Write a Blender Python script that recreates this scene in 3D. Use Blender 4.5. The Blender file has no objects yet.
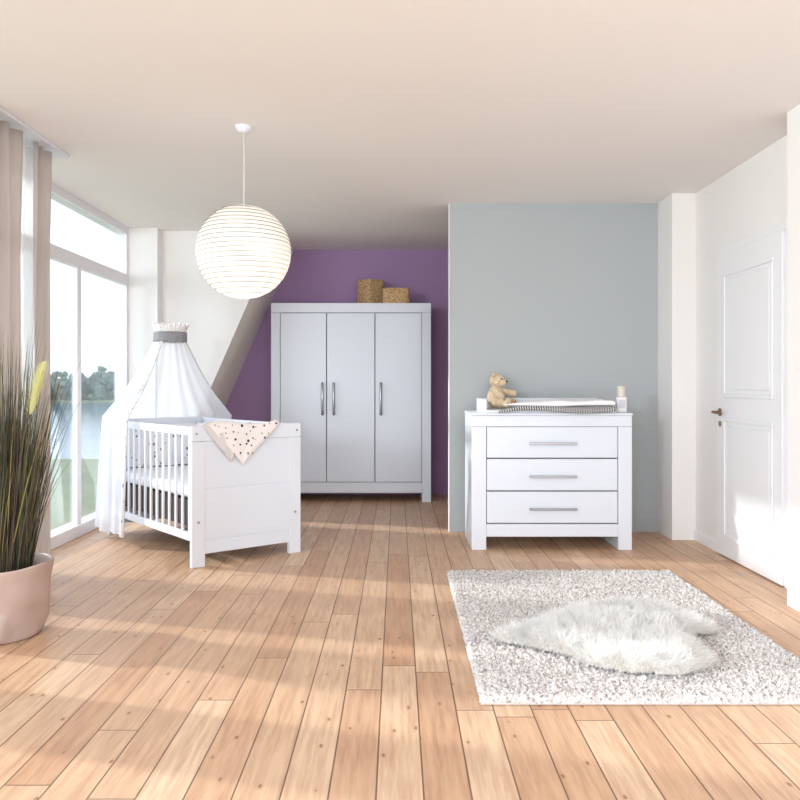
import bpy, bmesh, math, random
import numpy as np
from mathutils import Vector, Matrix, noise
PI = math.pi
S = bpy.context.scene
C = S.collection
random.seed(7)
RNG = np.random.default_rng(7)

# ------------------------------------------------------------------ helpers
def srgb(r, g, b):
    f = lambda c: ((c/255+0.055)/1.055)**2.4 if c/255 > 0.04045 else c/255/12.92
    return (f(r), f(g), f(b), 1)

def mat(name, col, rough=0.5, metal=0.0, **kw):
    m = bpy.data.materials.new(name); m.use_nodes = True
    p = m.node_tree.nodes['Principled BSDF']
    p.inputs['Base Color'].default_value = col
    p.inputs['Roughness'].default_value = rough
    p.inputs['Metallic'].default_value = metal
    for k, v in kw.items():
        p.inputs[k.replace('_', ' ')].default_value = v
    return m

class NT:
    def __init__(s, m):
        s.t = m.node_tree; s.p = s.t.nodes.get('Principled BSDF')
    def n(s, typ, **kw):
        nd = s.t.nodes.new(typ)
        for k, v in kw.items(): setattr(nd, k, v)
        return nd
    def l(s, a, b): s.t.links.new(a, b)
    def setin(s, nd, i, v):
        if hasattr(v, 'is_linked'): s.l(v, nd.inputs[i])
        else: nd.inputs[i].default_value = v
    def math(s, op, a, b=None, c=None):
        nd = s.n('ShaderNodeMath', operation=op)
        for i, v in enumerate((a, b, c)):
            if v is not None: s.setin(nd, i, v)
        return nd.outputs[0]
    def mix(s, f, a, b, blend='MIX'):
        nd = s.n('ShaderNodeMix', data_type='RGBA', blend_type=blend)
        s.setin(nd, 0, f); s.setin(nd, 6, a); s.setin(nd, 7, b)
        return nd.outputs[2]
    def noise(s, vec, scale, detail=3, rough=.5):
        nd = s.n('ShaderNodeTexNoise'); nd.inputs['Scale'].default_value = scale
        nd.inputs['Detail'].default_value = detail; nd.inputs['Roughness'].default_value = rough
        if vec is not None: s.l(vec, nd.inputs['Vector'])
        return nd.outputs['Fac']
    def coord(s, k='Object'): return s.n('ShaderNodeTexCoord').outputs[k]
    def scale(s, v, sx, sy, sz):
        nd = s.n('ShaderNodeMapping'); s.l(v, nd.inputs[0]); nd.inputs['Scale'].default_value = (sx, sy, sz)
        return nd.outputs[0]
    def bump(s, h, strength, dist):
        b = s.n('ShaderNodeBump'); b.inputs['Strength'].default_value = strength; b.inputs['Distance'].default_value = dist
        s.l(h, b.inputs['Height']); s.l(b.outputs[0], s.p.inputs['Normal'])
    def ramp(s, f, stops):
        r = s.n('ShaderNodeValToRGB'); s.setin(r, 0, f)
        e = r.color_ramp.elements
        while len(e) < len(stops): e.new(.5)
        for i, (p, c) in enumerate(stops): e[i].position = p; e[i].color = c
        return r.outputs[0]

def mesh_obj(name, verts, faces, m=None, parent=None, smooth=False, uvs=None):
    me = bpy.data.meshes.new(name)
    me.from_pydata([tuple(v) for v in verts], [], faces)
    if smooth: me.polygons.foreach_set('use_smooth', [True]*len(me.polygons))
    if uvs is not None:
        ul = me.uv_layers.new(name='UVMap')
        vi = np.empty(len(me.loops), dtype=np.int32); me.loops.foreach_get('vertex_index', vi)
        ul.data.foreach_set('uv', np.asarray(uvs, dtype=np.float32)[vi].ravel())
    me.update()
    o = bpy.data.objects.new(name, me); C.objects.link(o)
    if m: me.materials.append(m)
    if parent: o.parent = parent
    return o

def bm_obj(name, bm, m=None, parent=None, smooth=False):
    bmesh.ops.recalc_face_normals(bm, faces=bm.faces)
    me = bpy.data.meshes.new(name); bm.to_mesh(me); bm.free()
    if smooth: me.polygons.foreach_set('use_smooth', [True]*len(me.polygons))
    o = bpy.data.objects.new(name, me); C.objects.link(o)
    if m: me.materials.append(m)
    if parent: o.parent = parent
    return o

def box(bm, x0, x1, y0, y1, z0, z1, bev=0.0, rot=None):
    r = bmesh.ops.create_cube(bm, size=1)
    vs = r['verts']
    for v in vs:
        v.co = Vector(((x0+x1)/2 + v.co.x*(x1-x0), (y0+y1)/2 + v.co.y*(y1-y0), (z0+z1)/2 + v.co.z*(z1-z0)))
    if bev > 0:
        es = list({e for v in vs for e in v.link_edges})
        bmesh.ops.bevel(bm, geom=es, offset=bev, segments=2, affect='EDGES', profile=.5)

def pbox(name, m, parent, *b, bev=0.003):
    bm = bmesh.new(); box(bm, *b, bev=bev)
    return bm_obj(name, bm, m, parent)

def tube(bm, pts, r, seg=10, cap=True):
    pts = [Vector(p) for p in pts]; rings = []
    up = Vector((0, 0, 1)); prev = None
    for i, p in enumerate(pts):
        d = (pts[min(i+1, len(pts)-1)] - pts[max(i-1, 0)]).normalized()
        if prev is None:
            a = up.cross(d) if abs(d.z) < .95 else Vector((1, 0, 0)).cross(d)
        else: a = prev - d*prev.dot(d)
        a.normalize(); prev = a; b = d.cross(a)
        rr = r[i] if isinstance(r, (list, tuple)) else r
        rings.append([bm.verts.new(p + (a*math.cos(t) + b*math.sin(t))*rr) for t in [2*PI*k/seg for k in range(seg)]])
    for i in range(len(rings)-1):
        for k in range(seg):
            bm.faces.new((rings[i][k], rings[i][(k+1) % seg], rings[i+1][(k+1) % seg], rings[i+1][k]))
    if cap:
        bm.faces.new(rings[0][::-1]); bm.faces.new(rings[-1])

def lathe(bm, prof, seg=32, c=(0, 0, 0)):
    rings = []
    for r, z in prof:
        rings.append([bm.verts.new((c[0]+r*math.cos(2*PI*k/seg), c[1]+r*math.sin(2*PI*k/seg), c[2]+z)) for k in range(seg)])
    for i in range(len(rings)-1):
        for k in range(seg):
            bm.faces.new((rings[i][k], rings[i][(k+1) % seg], rings[i+1][(k+1) % seg], rings[i+1][k]))
    return rings

def ellipsoid(bm, c, r, rot=None, seg=20):
    M = Matrix.Translation(c) @ (rot.to_4x4() if rot else Matrix.Identity(4)) @ Matrix.Diagonal((r[0], r[1], r[2], 1))
    bmesh.ops.create_uvsphere(bm, u_segments=seg, v_segments=seg//2+2, radius=1, matrix=M)

def thing(name, label, cat, loc=(0, 0, 0), rz=0, group=None):
    o = bpy.data.objects.new(name, None); C.objects.link(o); o.empty_display_size = .1
    o.location = loc; o.rotation_euler = (0, 0, rz)
    return tag(o, label, cat, group)
def tag(o, label, cat, group=None):
    o['label'] = label; o['category'] = cat
    if group: o['group'] = group
    return o
def struct(o): o['kind'] = 'structure'; return o

def grid(nu, nv, f):
    """f(u,v)->(pos, uv) u,v in 0..1"""
    vs, uv, fs = [], [], []
    for j in range(nv+1):
        for i in range(nu+1):
            p, q = f(i/nu, j/nv); vs.append(p); uv.append(q)
    for j in range(nv):
        for i in range(nu):
            a = j*(nu+1)+i; fs.append((a, a+1, a+nu+2, a+nu+1))
    return vs, fs, uv

# ------------------------------------------------------------------ materials
def plaster(name, col, b=.12):
    m = mat(name, col, .85); t = NT(m)
    t.bump(t.noise(t.coord(), 90, 4), b, .002)
    return m
M_white = plaster('white_plaster', srgb(238, 235, 233))
M_ceil = plaster('ceiling_plaster', srgb(240, 236, 234))
M_beige = plaster('beige_plaster', srgb(243, 238, 231))
M_purple = plaster('purple_paint', srgb(164, 134, 173))
M_grey = plaster('grey_paint', srgb(174, 179, 181))
M_lac = mat('white_lacquer', srgb(222, 226, 234), .35)
M_lac2 = mat('white_lacquer_panel', srgb(220, 225, 234), .32)
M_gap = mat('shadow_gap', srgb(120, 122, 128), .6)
M_dark = mat('brown_shade_board', srgb(70, 45, 38), .6)
M_frame = mat('window_white', srgb(232, 230, 233), .4)
M_steel = mat('brushed_steel', srgb(165, 167, 172), .3, .9)
M_brass = mat('antique_brass', srgb(150, 128, 104), .35, .9)
M_door = mat('door_white', srgb(238, 238, 240), .4)

def wood_floor():
    m = mat('pine_floorboards', srgb(200, 160, 125), .42); t = NT(m)
    co = t.coord(); sp = t.n('ShaderNodeSeparateXYZ'); t.l(co, sp.inputs[0])
    W = .128
    u = t.math('MULTIPLY_ADD', sp.outputs[0], 1/W, .44+100)
    iu = t.math('FLOOR', u); fu = t.math('FRACT', u)
    wn = t.n('ShaderNodeTexWhiteNoise', noise_dimensions='1D'); t.l(iu, wn.inputs['W'])
    v0 = t.math('MULTIPLY_ADD', sp.outputs[1], 1/2.1, 20)
    v = t.math('ADD', v0, t.math('MULTIPLY', wn.outputs['Value'], 7.3))
    iv = t.math('FLOOR', v); fv = t.math('FRACT', v)
    cb = t.n('ShaderNodeCombineXYZ'); t.l(iu, cb.inputs[0]); t.l(iv, cb.inputs[1])
    wn2 = t.n('ShaderNodeTexWhiteNoise', noise_dimensions='2D'); t.l(cb.outputs[0], wn2.inputs['Vector'])
    rnd = wn2.outputs['Value']
    # grain
    cb2 = t.n('ShaderNodeCombineXYZ')
    t.l(t.math('ADD', t.math('MULTIPLY', sp.outputs[0], 30), t.math('MULTIPLY', rnd, 37)), cb2.inputs[0])
    t.l(t.math('MULTIPLY', sp.outputs[1], 2.2), cb2.inputs[1])
    t.l(t.math('MULTIPLY', rnd, 91), cb2.inputs[2])
    g = t.noise(cb2.outputs[0], 1.6, 5, .6)
    cb3 = t.n('ShaderNodeCombineXYZ')
    t.l(t.math('ADD', t.math('MULTIPLY', sp.outputs[0], 16), t.math('MULTIPLY', rnd, 13)), cb3.inputs[0])
    t.l(t.math('MULTIPLY', sp.outputs[1], 7), cb3.inputs[1]); t.l(t.math('MULTIPLY', rnd, 57), cb3.inputs[2])
    vor = t.n('ShaderNodeTexVoronoi'); vor.inputs['Scale'].default_value = 1.0; t.l(cb3.outputs[0], vor.inputs['Vector'])
    knot = t.math('LESS_THAN', vor.outputs['Distance'], .085)
    halo = t.ramp(vor.outputs['Distance'], [(0, (1, 1, 1, 1)), (.22, (0, 0, 0, 1))])
    base = t.ramp(rnd, [(0, srgb(204, 162, 126)), (.35, srgb(212, 175, 140)), (.7, srgb(222, 190, 157)), (1, srgb(196, 151, 114))])
    gr = t.ramp(g, [(.3, srgb(180, 132, 98)), (.62, (1, 1, 1, 1))])
    c = t.mix(.55, base, gr, 'MULTIPLY')
    c = t.mix(t.math('MULTIPLY', halo, .45), c, srgb(178, 124, 84))
    c = t.mix(t.math('MULTIPLY', knot, .8), c, srgb(120, 76, 48))
    # wear: greyish lighter patches
    c = t.mix(t.math('MULTIPLY', t.noise(co, 1.7, 3), .25), c, srgb(222, 202, 182))
    gapx = t.math('MAXIMUM', t.math('LESS_THAN', fu, .02), t.math('GREATER_THAN', fu, .982))
    gapy = t.math('LESS_THAN', fv, .0022)
    gap = t.math('MAXIMUM', gapx, gapy)
    c = t.mix(t.math('MULTIPLY', gap, .85), c, srgb(96, 66, 46))
    t.l(c, t.p.inputs['Base Color'])
    h = t.math('SUBTRACT', t.math('MULTIPLY', g, .25), gap)
    t.bump(h, .35, .003)
    t.l(t.math('MULTIPLY_ADD', g, .25, .32), t.p.inputs['Roughness'])
    return m
M_floor = wood_floor()

def dots_mat(name, base, scale=14, thr=.13, transp=0.0, keep=.55):
    m = mat(name, base, .9); t = NT(m)
    uv = t.coord('UV')
    vor = t.n('ShaderNodeTexVoronoi', voronoi_dimensions='2D'); vor.inputs['Scale'].default_value = scale
    vor.inputs['Randomness'].default_value = .8
    t.l(uv, vor.inputs['Vector'])
    sp = t.n('ShaderNodeSeparateColor'); t.l(vor.outputs['Color'], sp.inputs[0])
    rad = t.math('MULTIPLY', sp.outputs[0], thr)
    d = t.math('LESS_THAN', vor.outputs['Distance'], t.math('ADD', rad, .09))
    k = t.math('LESS_THAN', sp.outputs[1], keep)
    f = t.math('MULTIPLY', d, k)
    tone = t.ramp(sp.outputs[2], [(0, srgb(40, 42, 50)), (.5, srgb(70, 70, 78)), (.75, srgb(176, 150, 140)), (1, srgb(150, 150, 156))])
    c = t.mix(f, base, tone)
    t.l(c, t.p.inputs['Base Color'])
    return m
def sheer(name, col, transp, dots=False, scale=13):
    m = dots_mat(name, col, scale) if dots else mat(name, col, .9)
    t = NT(m)
    tr = t.n('ShaderNodeBsdfTransparent'); tl = t.n('ShaderNodeBsdfTranslucent'); tl.inputs[0].default_value = col
    m1 = t.n('ShaderNodeMixShader'); m1.inputs[0].default_value = .4
    t.l(t.p.outputs[0], m1.inputs[1]); t.l(tl.outputs[0], m1.inputs[2])
    m2 = t.n('ShaderNodeMixShader'); m2.inputs[0].default_value = transp
    t.l(m1.outputs[0], m2.inputs[1]); t.l(tr.outputs[0], m2.inputs[2])
    t.l(m2.outputs[0], t.t.nodes['Material Output'].inputs['Surface'])
    return m
M_veil = sheer('white_tulle', srgb(246, 246, 250), .25)
M_strip = sheer('starred_cotton', srgb(244, 240, 238), .05, True, 16)
M_sheer = sheer('sheer_curtain', srgb(246, 244, 244), .42)
M_drape = sheer('beige_drape', srgb(216, 207, 202), .17)
M_bumper = dots_mat('starred_bumper', srgb(236, 236, 242), 19, .14, keep=.6)
M_blanket = dots_mat('starred_blanket', srgb(236, 229, 227), 24, .12, keep=.75)
M_blanket2 = mat('blanket_lining', srgb(214, 208, 206), .9)

def glass():
    m = bpy.data.materials.new('window_glass'); m.use_nodes = True; t = NT(m); nt = m.node_tree
    nt.nodes.remove(t.p)
    tr = t.n('ShaderNodeBsdfTransparent'); tr.inputs[0].default_value = (.96, .98, .985, 1)
    gl = t.n('ShaderNodeBsdfGlossy'); gl.inputs['Roughness'].default_value = .02
    fr = t.n('ShaderNodeFresnel'); fr.inputs[0].default_value = 1.3
    mx = t.n('ShaderNodeMixShader'); t.l(t.math('MULTIPLY', fr.outputs[0], .5), mx.inputs[0])
    t.l(tr.outputs[0], mx.inputs[1]); t.l(gl.outputs[0], mx.inputs[2])
    t.l(mx.outputs[0], nt.nodes['Material Output'].inputs['Surface'])
    return m
M_glass = glass()

# ------------------------------------------------------------------ room  (x right, y away from camera, z up; metres)
CH = 2.46                       # ceiling height
XW, XD = -2.32, 2.12            # window wall, door wall
YB = 8.15                       # purple wall
YN = -1.2                       # open end behind the camera
struct(pbox('floor', M_floor, None, XW-.12, XD+.15, YN, YB+.1, -.15, 0, bev=0))
struct(pbox('ceiling', M_ceil, None, XW-.12, XD+.15, YN, YB+.1, CH, CH+.2, bev=0))
struct(pbox('wall_back', M_purple, None, XW-.12, XD+.15, YB, YB+.12, 0, CH, bev=0))
# window wall: near part opened for an added window, window, solid far part
bm = bmesh.new()
box(bm, XW-.12, XW, 2.85, 3.1, 0, CH); box(bm, XW-.12, XW, YN, -.95, 0, CH)
struct(bm_obj('wall_left', bm, M_white))
struct(pbox('wall_left_rear', M_white, None, XW-.12, XW, 7.0, YB, 0, CH, bev=0))
struct(pbox('wall_pier', M_white, None, XW, -2.07, 7.0, 7.15, 0, CH, bev=0))
# door wall and piers
struct(pbox('wall_right', M_white, None, XD, XD+.15, 4.05, YB, 0, CH, bev=0))
struct(pbox('wall_right_front', M_white, None, 1.95, XD+.15, YN, 4.05, 0, CH, bev=0))
bm = bmesh.new()
pv = [(1.953, 6.06), (1.953, 5.75), (XD, 5.75), (XD, 6.06)]
a = [bm.verts.new((x, y, 0)) for x, y in pv]; b = [bm.verts.new((x, y, CH)) for x, y in pv]
for i in range(4): bm.faces.new((a[i], a[(i+1) % 4], b[(i+1) % 4], b[i]))
bm.faces.new(a); bm.faces.new(b)
struct(bm_obj('wall_right_pier', bm, M_white))
# grey partition
struct(pbox('wall_partition', M_grey, None, .393, 1.97, 6.06, 6.14, 0, CH, bev=0))
bm = bmesh.new(); box(bm, .388, .393, 6.055, 6.14, 0, CH)
struct(bm_obj('trim_1', bm, M_white))
# sloping eaves wall (attic slope) in front of the purple wall
def xs(z): return -1.308 - (z-1.846)*-.4357   # diagonal edge at front face
bm = bmesh.new()
Y0, Y1 = 7.15, YB
pf = [(XW, 0), (xs(0), 0), (xs(CH), CH), (XW, CH)]
a = [bm.verts.new((x, Y0, z)) for x, z in pf]; b = [bm.verts.new((x, Y1, z)) for x, z in pf]
ff = [bm.faces.new((a[i], a[(i+1) % 4], b[(i+1) % 4], b[i])) for i in range(4)]
bm.faces.new(a); bm.faces.new(b[::-1])
o = bm_obj('wall_eaves', bm, M_white); o.data.materials.append(M_beige)
for p in o.data.polygons:
    c = p.center
    if abs(c.y-(Y0+Y1)/2) < .1 and p.normal.x > .5: p.material_index = 1
struct(o)
# baseboards on the right
struct(pbox('baseboard_right', M_door, None, XD-.015, XD, 5.32, 5.75, 0, .07, bev=.002))
# ---- window
win = thing('window_1', '', ''); del win['label']; del win['category']; struct(win)
wy0, wy1 = 3.1, 7.0
bm = bmesh.new()
box(bm, XW-.10, XW, wy0, wy1, CH-.06, CH, bev=.004)
box(bm, XW-.10, XW+.02, wy0, wy1, 0, .085, bev=.004)
bm_obj('window_frame', bm, M_frame, win)
bm = bmesh.new()
for y, w in ((wy0+.04, .08), (wy1-.02, .04)):
    box(bm, XW-.035, XW, y-w/2, y+w/2, .086, CH-.061, bev=.004)
bm_obj('window_jamb', bm, M_frame, win)
pbox('transom', M_frame, win, XW-.04, XW+.005, wy0+.081, wy1-.041, 1.955, 2.05, bev=.004)
pbox('mullion', M_frame, win, XW-.04, XW, 4.56, 4.64, .086, 1.954, bev=.004)
pbox('casement_stile', M_frame, win, XW-.032, XW+.005, 5.87, 5.945, .086, 1.954, bev=.004)
for ya, yb, za, zb in ((3.182, 4.558, .087, 1.953), (4.642, 5.868, .087, 1.953), (5.947, 6.958, .087, 1.953), (3.182, 6.958, 2.052, CH-.062)):
    pbox('window_pane', M_glass, win, XW-.022, XW-.016, ya, yb, za, zb, bev=0)

w2 = struct(bpy.data.objects.new('added_window', None)); C.objects.link(w2)  # unseen window, added to let more daylight into the room
bm = bmesh.new()
box(bm, XW-.10, XW, -.95, 2.85, CH-.06, CH, bev=.004); box(bm, XW-.10, XW+.02, -.95, 2.85, 0, .085, bev=.004)
bm_obj('window_frame', bm, M_frame, w2)
for y in (-.91, 2.81): pbox('mullion', M_frame, w2, XW-.04, XW, y-.04, y+.04, .086, CH-.061, bev=.004)
for ya, yb in ((-.87, 2.77),): pbox('window_pane', M_glass, w2, XW-.022, XW-.016, ya, yb, .087, CH-.062, bev=0)
# ---- door (leaf stands proud of the wall)
door = thing('door_1', '', ''); del door['label']; del door['category']; struct(door)
dy0, dy1, dh = 4.40, 5.30, 1.94
bm = bmesh.new()
xf = XD-.03
box(bm, xf, XD+.01, dy0, dy1, .008, dh, bev=.003)
def panel(y0, y1, z0, z1):
    # raised moulding ring and sunken field
    w = .022
    for (a0, a1, b0, b1) in ((y0, y1, z0, z0+w), (y0, y1, z1-w, z1), (y0, y0+w, z0+w, z1-w), (y1-w, y1, z0+w, z1-w)):
        box(bm, xf-.011, xf-.0002, a0, a1, b0, b1, bev=.005)
    w2 = .05
    box(bm, xf-.006, xf-.0002, y0+w2, y1-w2, z0+w2, z1-w2, bev=.005)
panel(4.49, 5.17, 1.02, 1.81)
panel(4.49, 5.17, .13, .89)
bm_obj('door_leaf', bm, M_door, door)
bm = bmesh.new()
box(bm, XD-.018, XD+.01, dy0-.07, dy0-.002, 0, dh+.0035, bev=.003)
box(bm, XD-.018, XD+.01, dy0-.07, dy1, dh+.004, dh+.05, bev=.003)
bm_obj('door_casing', bm, M_door, door)
bm = bmesh.new()
hy, hz = 5.235, .925
tube(bm, [(xf+.005, hy, hz), (xf-.008, hy, hz)], .026, 16)
tube(bm, [(xf-.005, hy, hz), (xf-.05, hy, hz)], .009, 10)
tube(bm, [(xf-.05, hy+.005, hz), (xf-.055, hy-.03, hz+.002), (xf-.05, hy-.115, hz-.004)], [.009, .010, .008], 10)
tube(bm, [(xf+.005, hy, hz-.075), (xf-.006, hy, hz-.075)], .018, 14)
bm_obj('door_handle', bm, M_brass, door, True)

# ------------------------------------------------------------------ wardrobe
W = thing('wardrobe', 'tall white three-door wardrobe against the purple wall', 'wardrobe', (0, 7.615, 0))
x0, x1, D, H = -1.185, .32, .5, 1.871
bm = bmesh.new()
box(bm, x0, x0+.085, .0, D, 0, H-.091, bev=.003)
box(bm, x1-.085, x1, .0, D, 0, H-.091, bev=.003)
box(bm, x0, x1, 0, D, H-.09, H, bev=.003)
box(bm, x0+.086, x1-.086, 0, D-.021, .085, .184, bev=.003)
box(bm, x0+.086, x1-.086, D-.02, D, .1, H-.091)
bm_obj('carcass', bm, M_lac, W)
pbox('gap_shade_sheet', M_gap, W, x0+.08, x1-.08, .03, .045, .18, H-.085, bev=0)  # grey sheet close behind the doors, paints shade into their gaps
dx = [-1.10, -.663, -.207, .235]
hx = [-.70, -.594, -.152]
for i in range(3):
    d = pbox('door', M_lac2, W, dx[i]+.004, dx[i+1]-.004, .003, .023, .189, H-.095, bev=.003)
    bm = bmesh.new()
    tube(bm, [(hx[i], .006, .83), (hx[i], -.03, .825), (hx[i], -.034, .84), (hx[i], -.034, 1.10), (hx[i], -.03, 1.115), (hx[i], .006, 1.11)], .011, 8)
    bm_obj('handle', bm, M_steel, d, True)

# baskets
def wicker():
    m = mat('wicker', srgb(176, 138, 92), .8); t = NT(m); co = t.coord()
    w = t.n('ShaderNodeTexVoronoi'); w.inputs['Scale'].default_value = 1
    t.l(t.scale(co, 60, 60, 90), w.inputs['Vector'])
    c = t.ramp(w.outputs['Distance'], [(.1, srgb(226, 194, 148)), (.8, srgb(160, 122, 80))])
    t.l(c, t.p.inputs['Base Color']); t.bump(w.outputs['Distance'], -.8, .008)
    return m
M_wick = wicker()
def basket(label, x, y, rz, w, d, h):
    b = thing('wicker_basket', label, 'basket', (x, y, H), rz, None)
    bm = bmesh.new(); n = 11
    # woven body: stacked slightly bulging bands with a rectangular section
    seg = 44
    def ring(hw, hd, z, amp):
        r = []
        for k in range(seg):
            t = 2*PI*k/seg; c, s = math.cos(t), math.sin(t)
            e = 6; q = (abs(c)**e + abs(s)**e)**(-1/e)
            wv = 1 + amp*math.cos(k*PI)
            r.append(bm.verts.new((hw*c*q*wv, hd*s*q*wv, z)))
        return r
    rings = []
    for i in range(n*2+1):
        z = h*i/(n*2); amp = .018*(1 if (i//2) % 2 else -1) * (1 if i % 2 else 0)
        bul = 1 + (.018 if i % 2 else 0)
        rings.append(ring(w/2*bul, d/2*bul, z, amp))
    rings.append(ring(w/2*.93, d/2*.93, h, 0)); rings.append(ring(w/2*.92, d/2*.92, .02, 0))
    for i in range(len(rings)-1):
        for k in range(seg): bm.faces.new((rings[i][k], rings[i][(k+1) % seg], rings[i+1][(k+1) % seg], rings[i+1][k]))
    bm.faces.new(rings[-1]); bm.faces.new(rings[0][::-1])
    bm_obj('basket_body', bm, M_wick, b)
    bm = bmesh.new()
    pts = []
    for k in range(seg+1):
        t = 2*PI*k/seg; c, s = math.cos(t), math.sin(t); q = (abs(c)**6+abs(s)**6)**(-1/6)
        pts.append((w/2*.985*c*q, d/2*.985*s*q, h+.004+.003*(k % 2)))
    tube(bm, pts, .009, 6)
    bm_obj('basket_rim', bm, M_wick, b)
basket('taller square wicker basket turned cornerwise on top of the wardrobe', -.258, 7.935, R := math.radians(38), .20, .21, .238)
basket('shorter wide wicker basket on top of the wardrobe, right of the tall one', -.008, 7.70, math.radians(-2), .25, .12, .132)

# ------------------------------------------------------------------ chest of drawers
CY = 5.40; CHH = .909
K = thing('chest_of_drawers', 'white three-drawer nursery dresser standing before the grey partition', 'dresser', (0, CY, 0))
x0, x1, D = .497, 1.567, .52
bm = bmesh.new()
box(bm, x0, .595, 0, D, 0, .822, bev=.003)
box(bm, 1.475, x1, 0, D, 0, .822, bev=.003)
box(bm, x0, x1, 0, D, .823, CHH-.013, bev=.003)
box(bm, .596, 1.474, 0.0, .03, .088, .172, bev=.003)
box(bm, .596, 1.474, .031, D-.021, .14, .16)
box(bm, .596, 1.474, D-.02, D, .1, .82)
bm_obj('carcass', bm, M_lac, K)
pbox('worktop', M_lac, K, x0-.004, x1+.004, -.004, D, CHH-.012, CHH+.004, bev=.003)
pbox('gap_shade_sheet', M_gap, K, .59, 1.48, .03, .045, .16, .84, bev=0)  # grey sheet behind the drawer fronts, its tone is painted gap shade
for zt, zb, hz_ in ((.820, .615, .711), (.606, .397, .491), (.388, .180, .275)):
    d = pbox('drawer', M_lac2, K, .599, 1.471, .002, .024, zb, zt, bev=.003)
    bm = bmesh.new()
    tube(bm, [(.89, .01, hz_), (.89, -.03, hz_)], .007, 8)
    tube(bm, [(1.183, .01, hz_), (1.183, -.03, hz_)], .007, 8)
    box(bm, .879, 1.194, -.038, -.024, hz_-.008, hz_+.008, bev=.003)
    bm_obj('handle', bm, M_steel, d)

# changing board
T0 = CHH+.004
CB = thing('changing_board', 'white changing board with raised rims on top of the dresser', 'changing board', (0, CY, T0))
pbox('base_board', M_lac, CB, .585, 1.47, .02, .54, 0.0, .018)
pbox('rear_rim', M_lac, CB, .585, 1.47, .541, .559, .0, .092)
pbox('side_rim', M_lac, CB, .585, .603, .03, .54, .019, .090)
pbox('side_rim', M_lac, CB, 1.452, 1.47, .05, .54, .019, .075)

def herring():
    m = mat('herringbone_knit', srgb(120, 118, 120), .95); t = NT(m); uv = t.coord('Object')
    sp = t.n('ShaderNodeSeparateXYZ'); t.l(uv, sp.inputs[0])
    u = t.math('MULTIPLY', sp.outputs[0], 62)
    zig = t.math('ABSOLUTE', t.math('SUBTRACT', t.math('FRACT', t.math('MULTIPLY', t.math('ADD', sp.outputs[2], sp.outputs[1]), 30)), .5))
    f = t.math('GREATER_THAN', t.math('FRACT', t.math('ADD', u, t.math('MULTIPLY', zig, .6))), .5)
    t.l(t.mix(f, srgb(52, 51, 55), srgb(204, 200, 200)), t.p.inputs['Base Color'])
    return m
M_herr = herring()
M_pad = mat('white_cotton', srgb(242, 242, 245), .9)
def slab(name, m, parent, xl0, xl1, xr, y0, y1, z0, z1, wob=.006, sd=1, droop=0.0, taper=0, nx=60, ny=26):
    """soft slab: left edge slants from xl0 (front) to xl1 (rear); rounded all round"""
    vs, fs = [], []
    R_ = (z1-z0)/2
    def P(u, v, top):
        # u across x, v across y
        y = y0+(y1-y0)*v; xl = xl0+(xl1-xl0)*v
        x = xl+(xr-xl)*u
        ed = min(u*(xr-xl), (1-u)*(xr-xl), v*(y1-y0), (1-v)*(y1-y0))
        k = 1 if ed >= R_ else math.sqrt(max(0, 1-(1-ed/R_)**2))
        w = noise.noise(Vector((x*6, y*6, sd)))*wob
        zc = (z0+z1)/2
        z = zc + (R_*k + w*k*(1 if top else .2))*(1 if top else -1)
        if taper:
            q = min(1, u*(xr-xl)/taper); z = z0+(z-z0)*(.3+.7*q*q*(3-2*q))
        f = max(0, 1-v/.12)
        z -= droop*f*f*(.5+.5*math.sin(x*9+sd))
        return (x+noise.noise(Vector((x*5, y*5, sd+9)))*wob*.6, y+noise.noise(Vector((x*7, 3, sd)))*wob*1.2, z)
    us = [(.5-.5*math.cos(PI*i/nx)) for i in range(nx+1)]; vv = [(.5-.5*math.cos(PI*j/ny)) for j in range(ny+1)]
    for top in (1, 0):
        for j in range(ny+1):
            for i in range(nx+1): vs.append(P(us[i], vv[j], top))
    N = (nx+1)*(ny+1)
    for j in range(ny):
        for i in range(nx):
            a = j*(nx+1)+i
            fs.append((a, a+1, a+nx+2, a+nx+1)); fs.append((N+a, N+a+nx+1, N+a+nx+2, N+a+1))
    o = mesh_obj(name, vs, fs, m, parent, True)
    bm = bmesh.new(); bm.from_mesh(o.data); bmesh.ops.remove_doubles(bm, verts=bm.verts, dist=.0004)
    bmesh.ops.recalc_face_normals(bm, faces=bm.faces); bm.to_mesh(o.data); bm.free()
    return o
o = slab('knitted_blanket', M_herr, None, .668, .95, 1.449, CY-.055, CY+.50, T0+.0195, T0+.050, .004, 3, .030, .16)
tag(o, 'folded black and white herringbone blanket sticking out under the changing pad', 'blanket')
o = slab('changing_pad', M_pad, None, .70, .98, 1.446, CY-.035, CY+.50, T0+.0520, T0+.083, .012, 5, .010, .22)
tag(o, 'soft white changing pad lying on the herringbone blanket', 'changing pad')

# lotion bottle
B = thing('lotion_bottle', 'white bottle with beige cap on the right end of the dresser', 'bottle', (1.522, CY+.10, T0))
bm = bmesh.new(); box(bm, -.032, .032, -.024, .024, 0, .108, bev=.008)
bm_obj('bottle_body', bm, mat('bottle_white', srgb(235, 232, 236), .35), B, False)
bm = bmesh.new()
lathe(bm, [(0.001, .104), (.016, .104), (.016, .112), (.027, .113), (.027, .176), (.024, .181), (.001, .181)], 24)
bm_obj('cap', bm, mat('cap_beige', srgb(214, 204, 190), .4), B, False)
pbox('bottle_label', mat('label_grey', srgb(205, 200, 208), .5), B, -.022, .022, -.0255, -.0235, .03, .088, bev=0)

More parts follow.
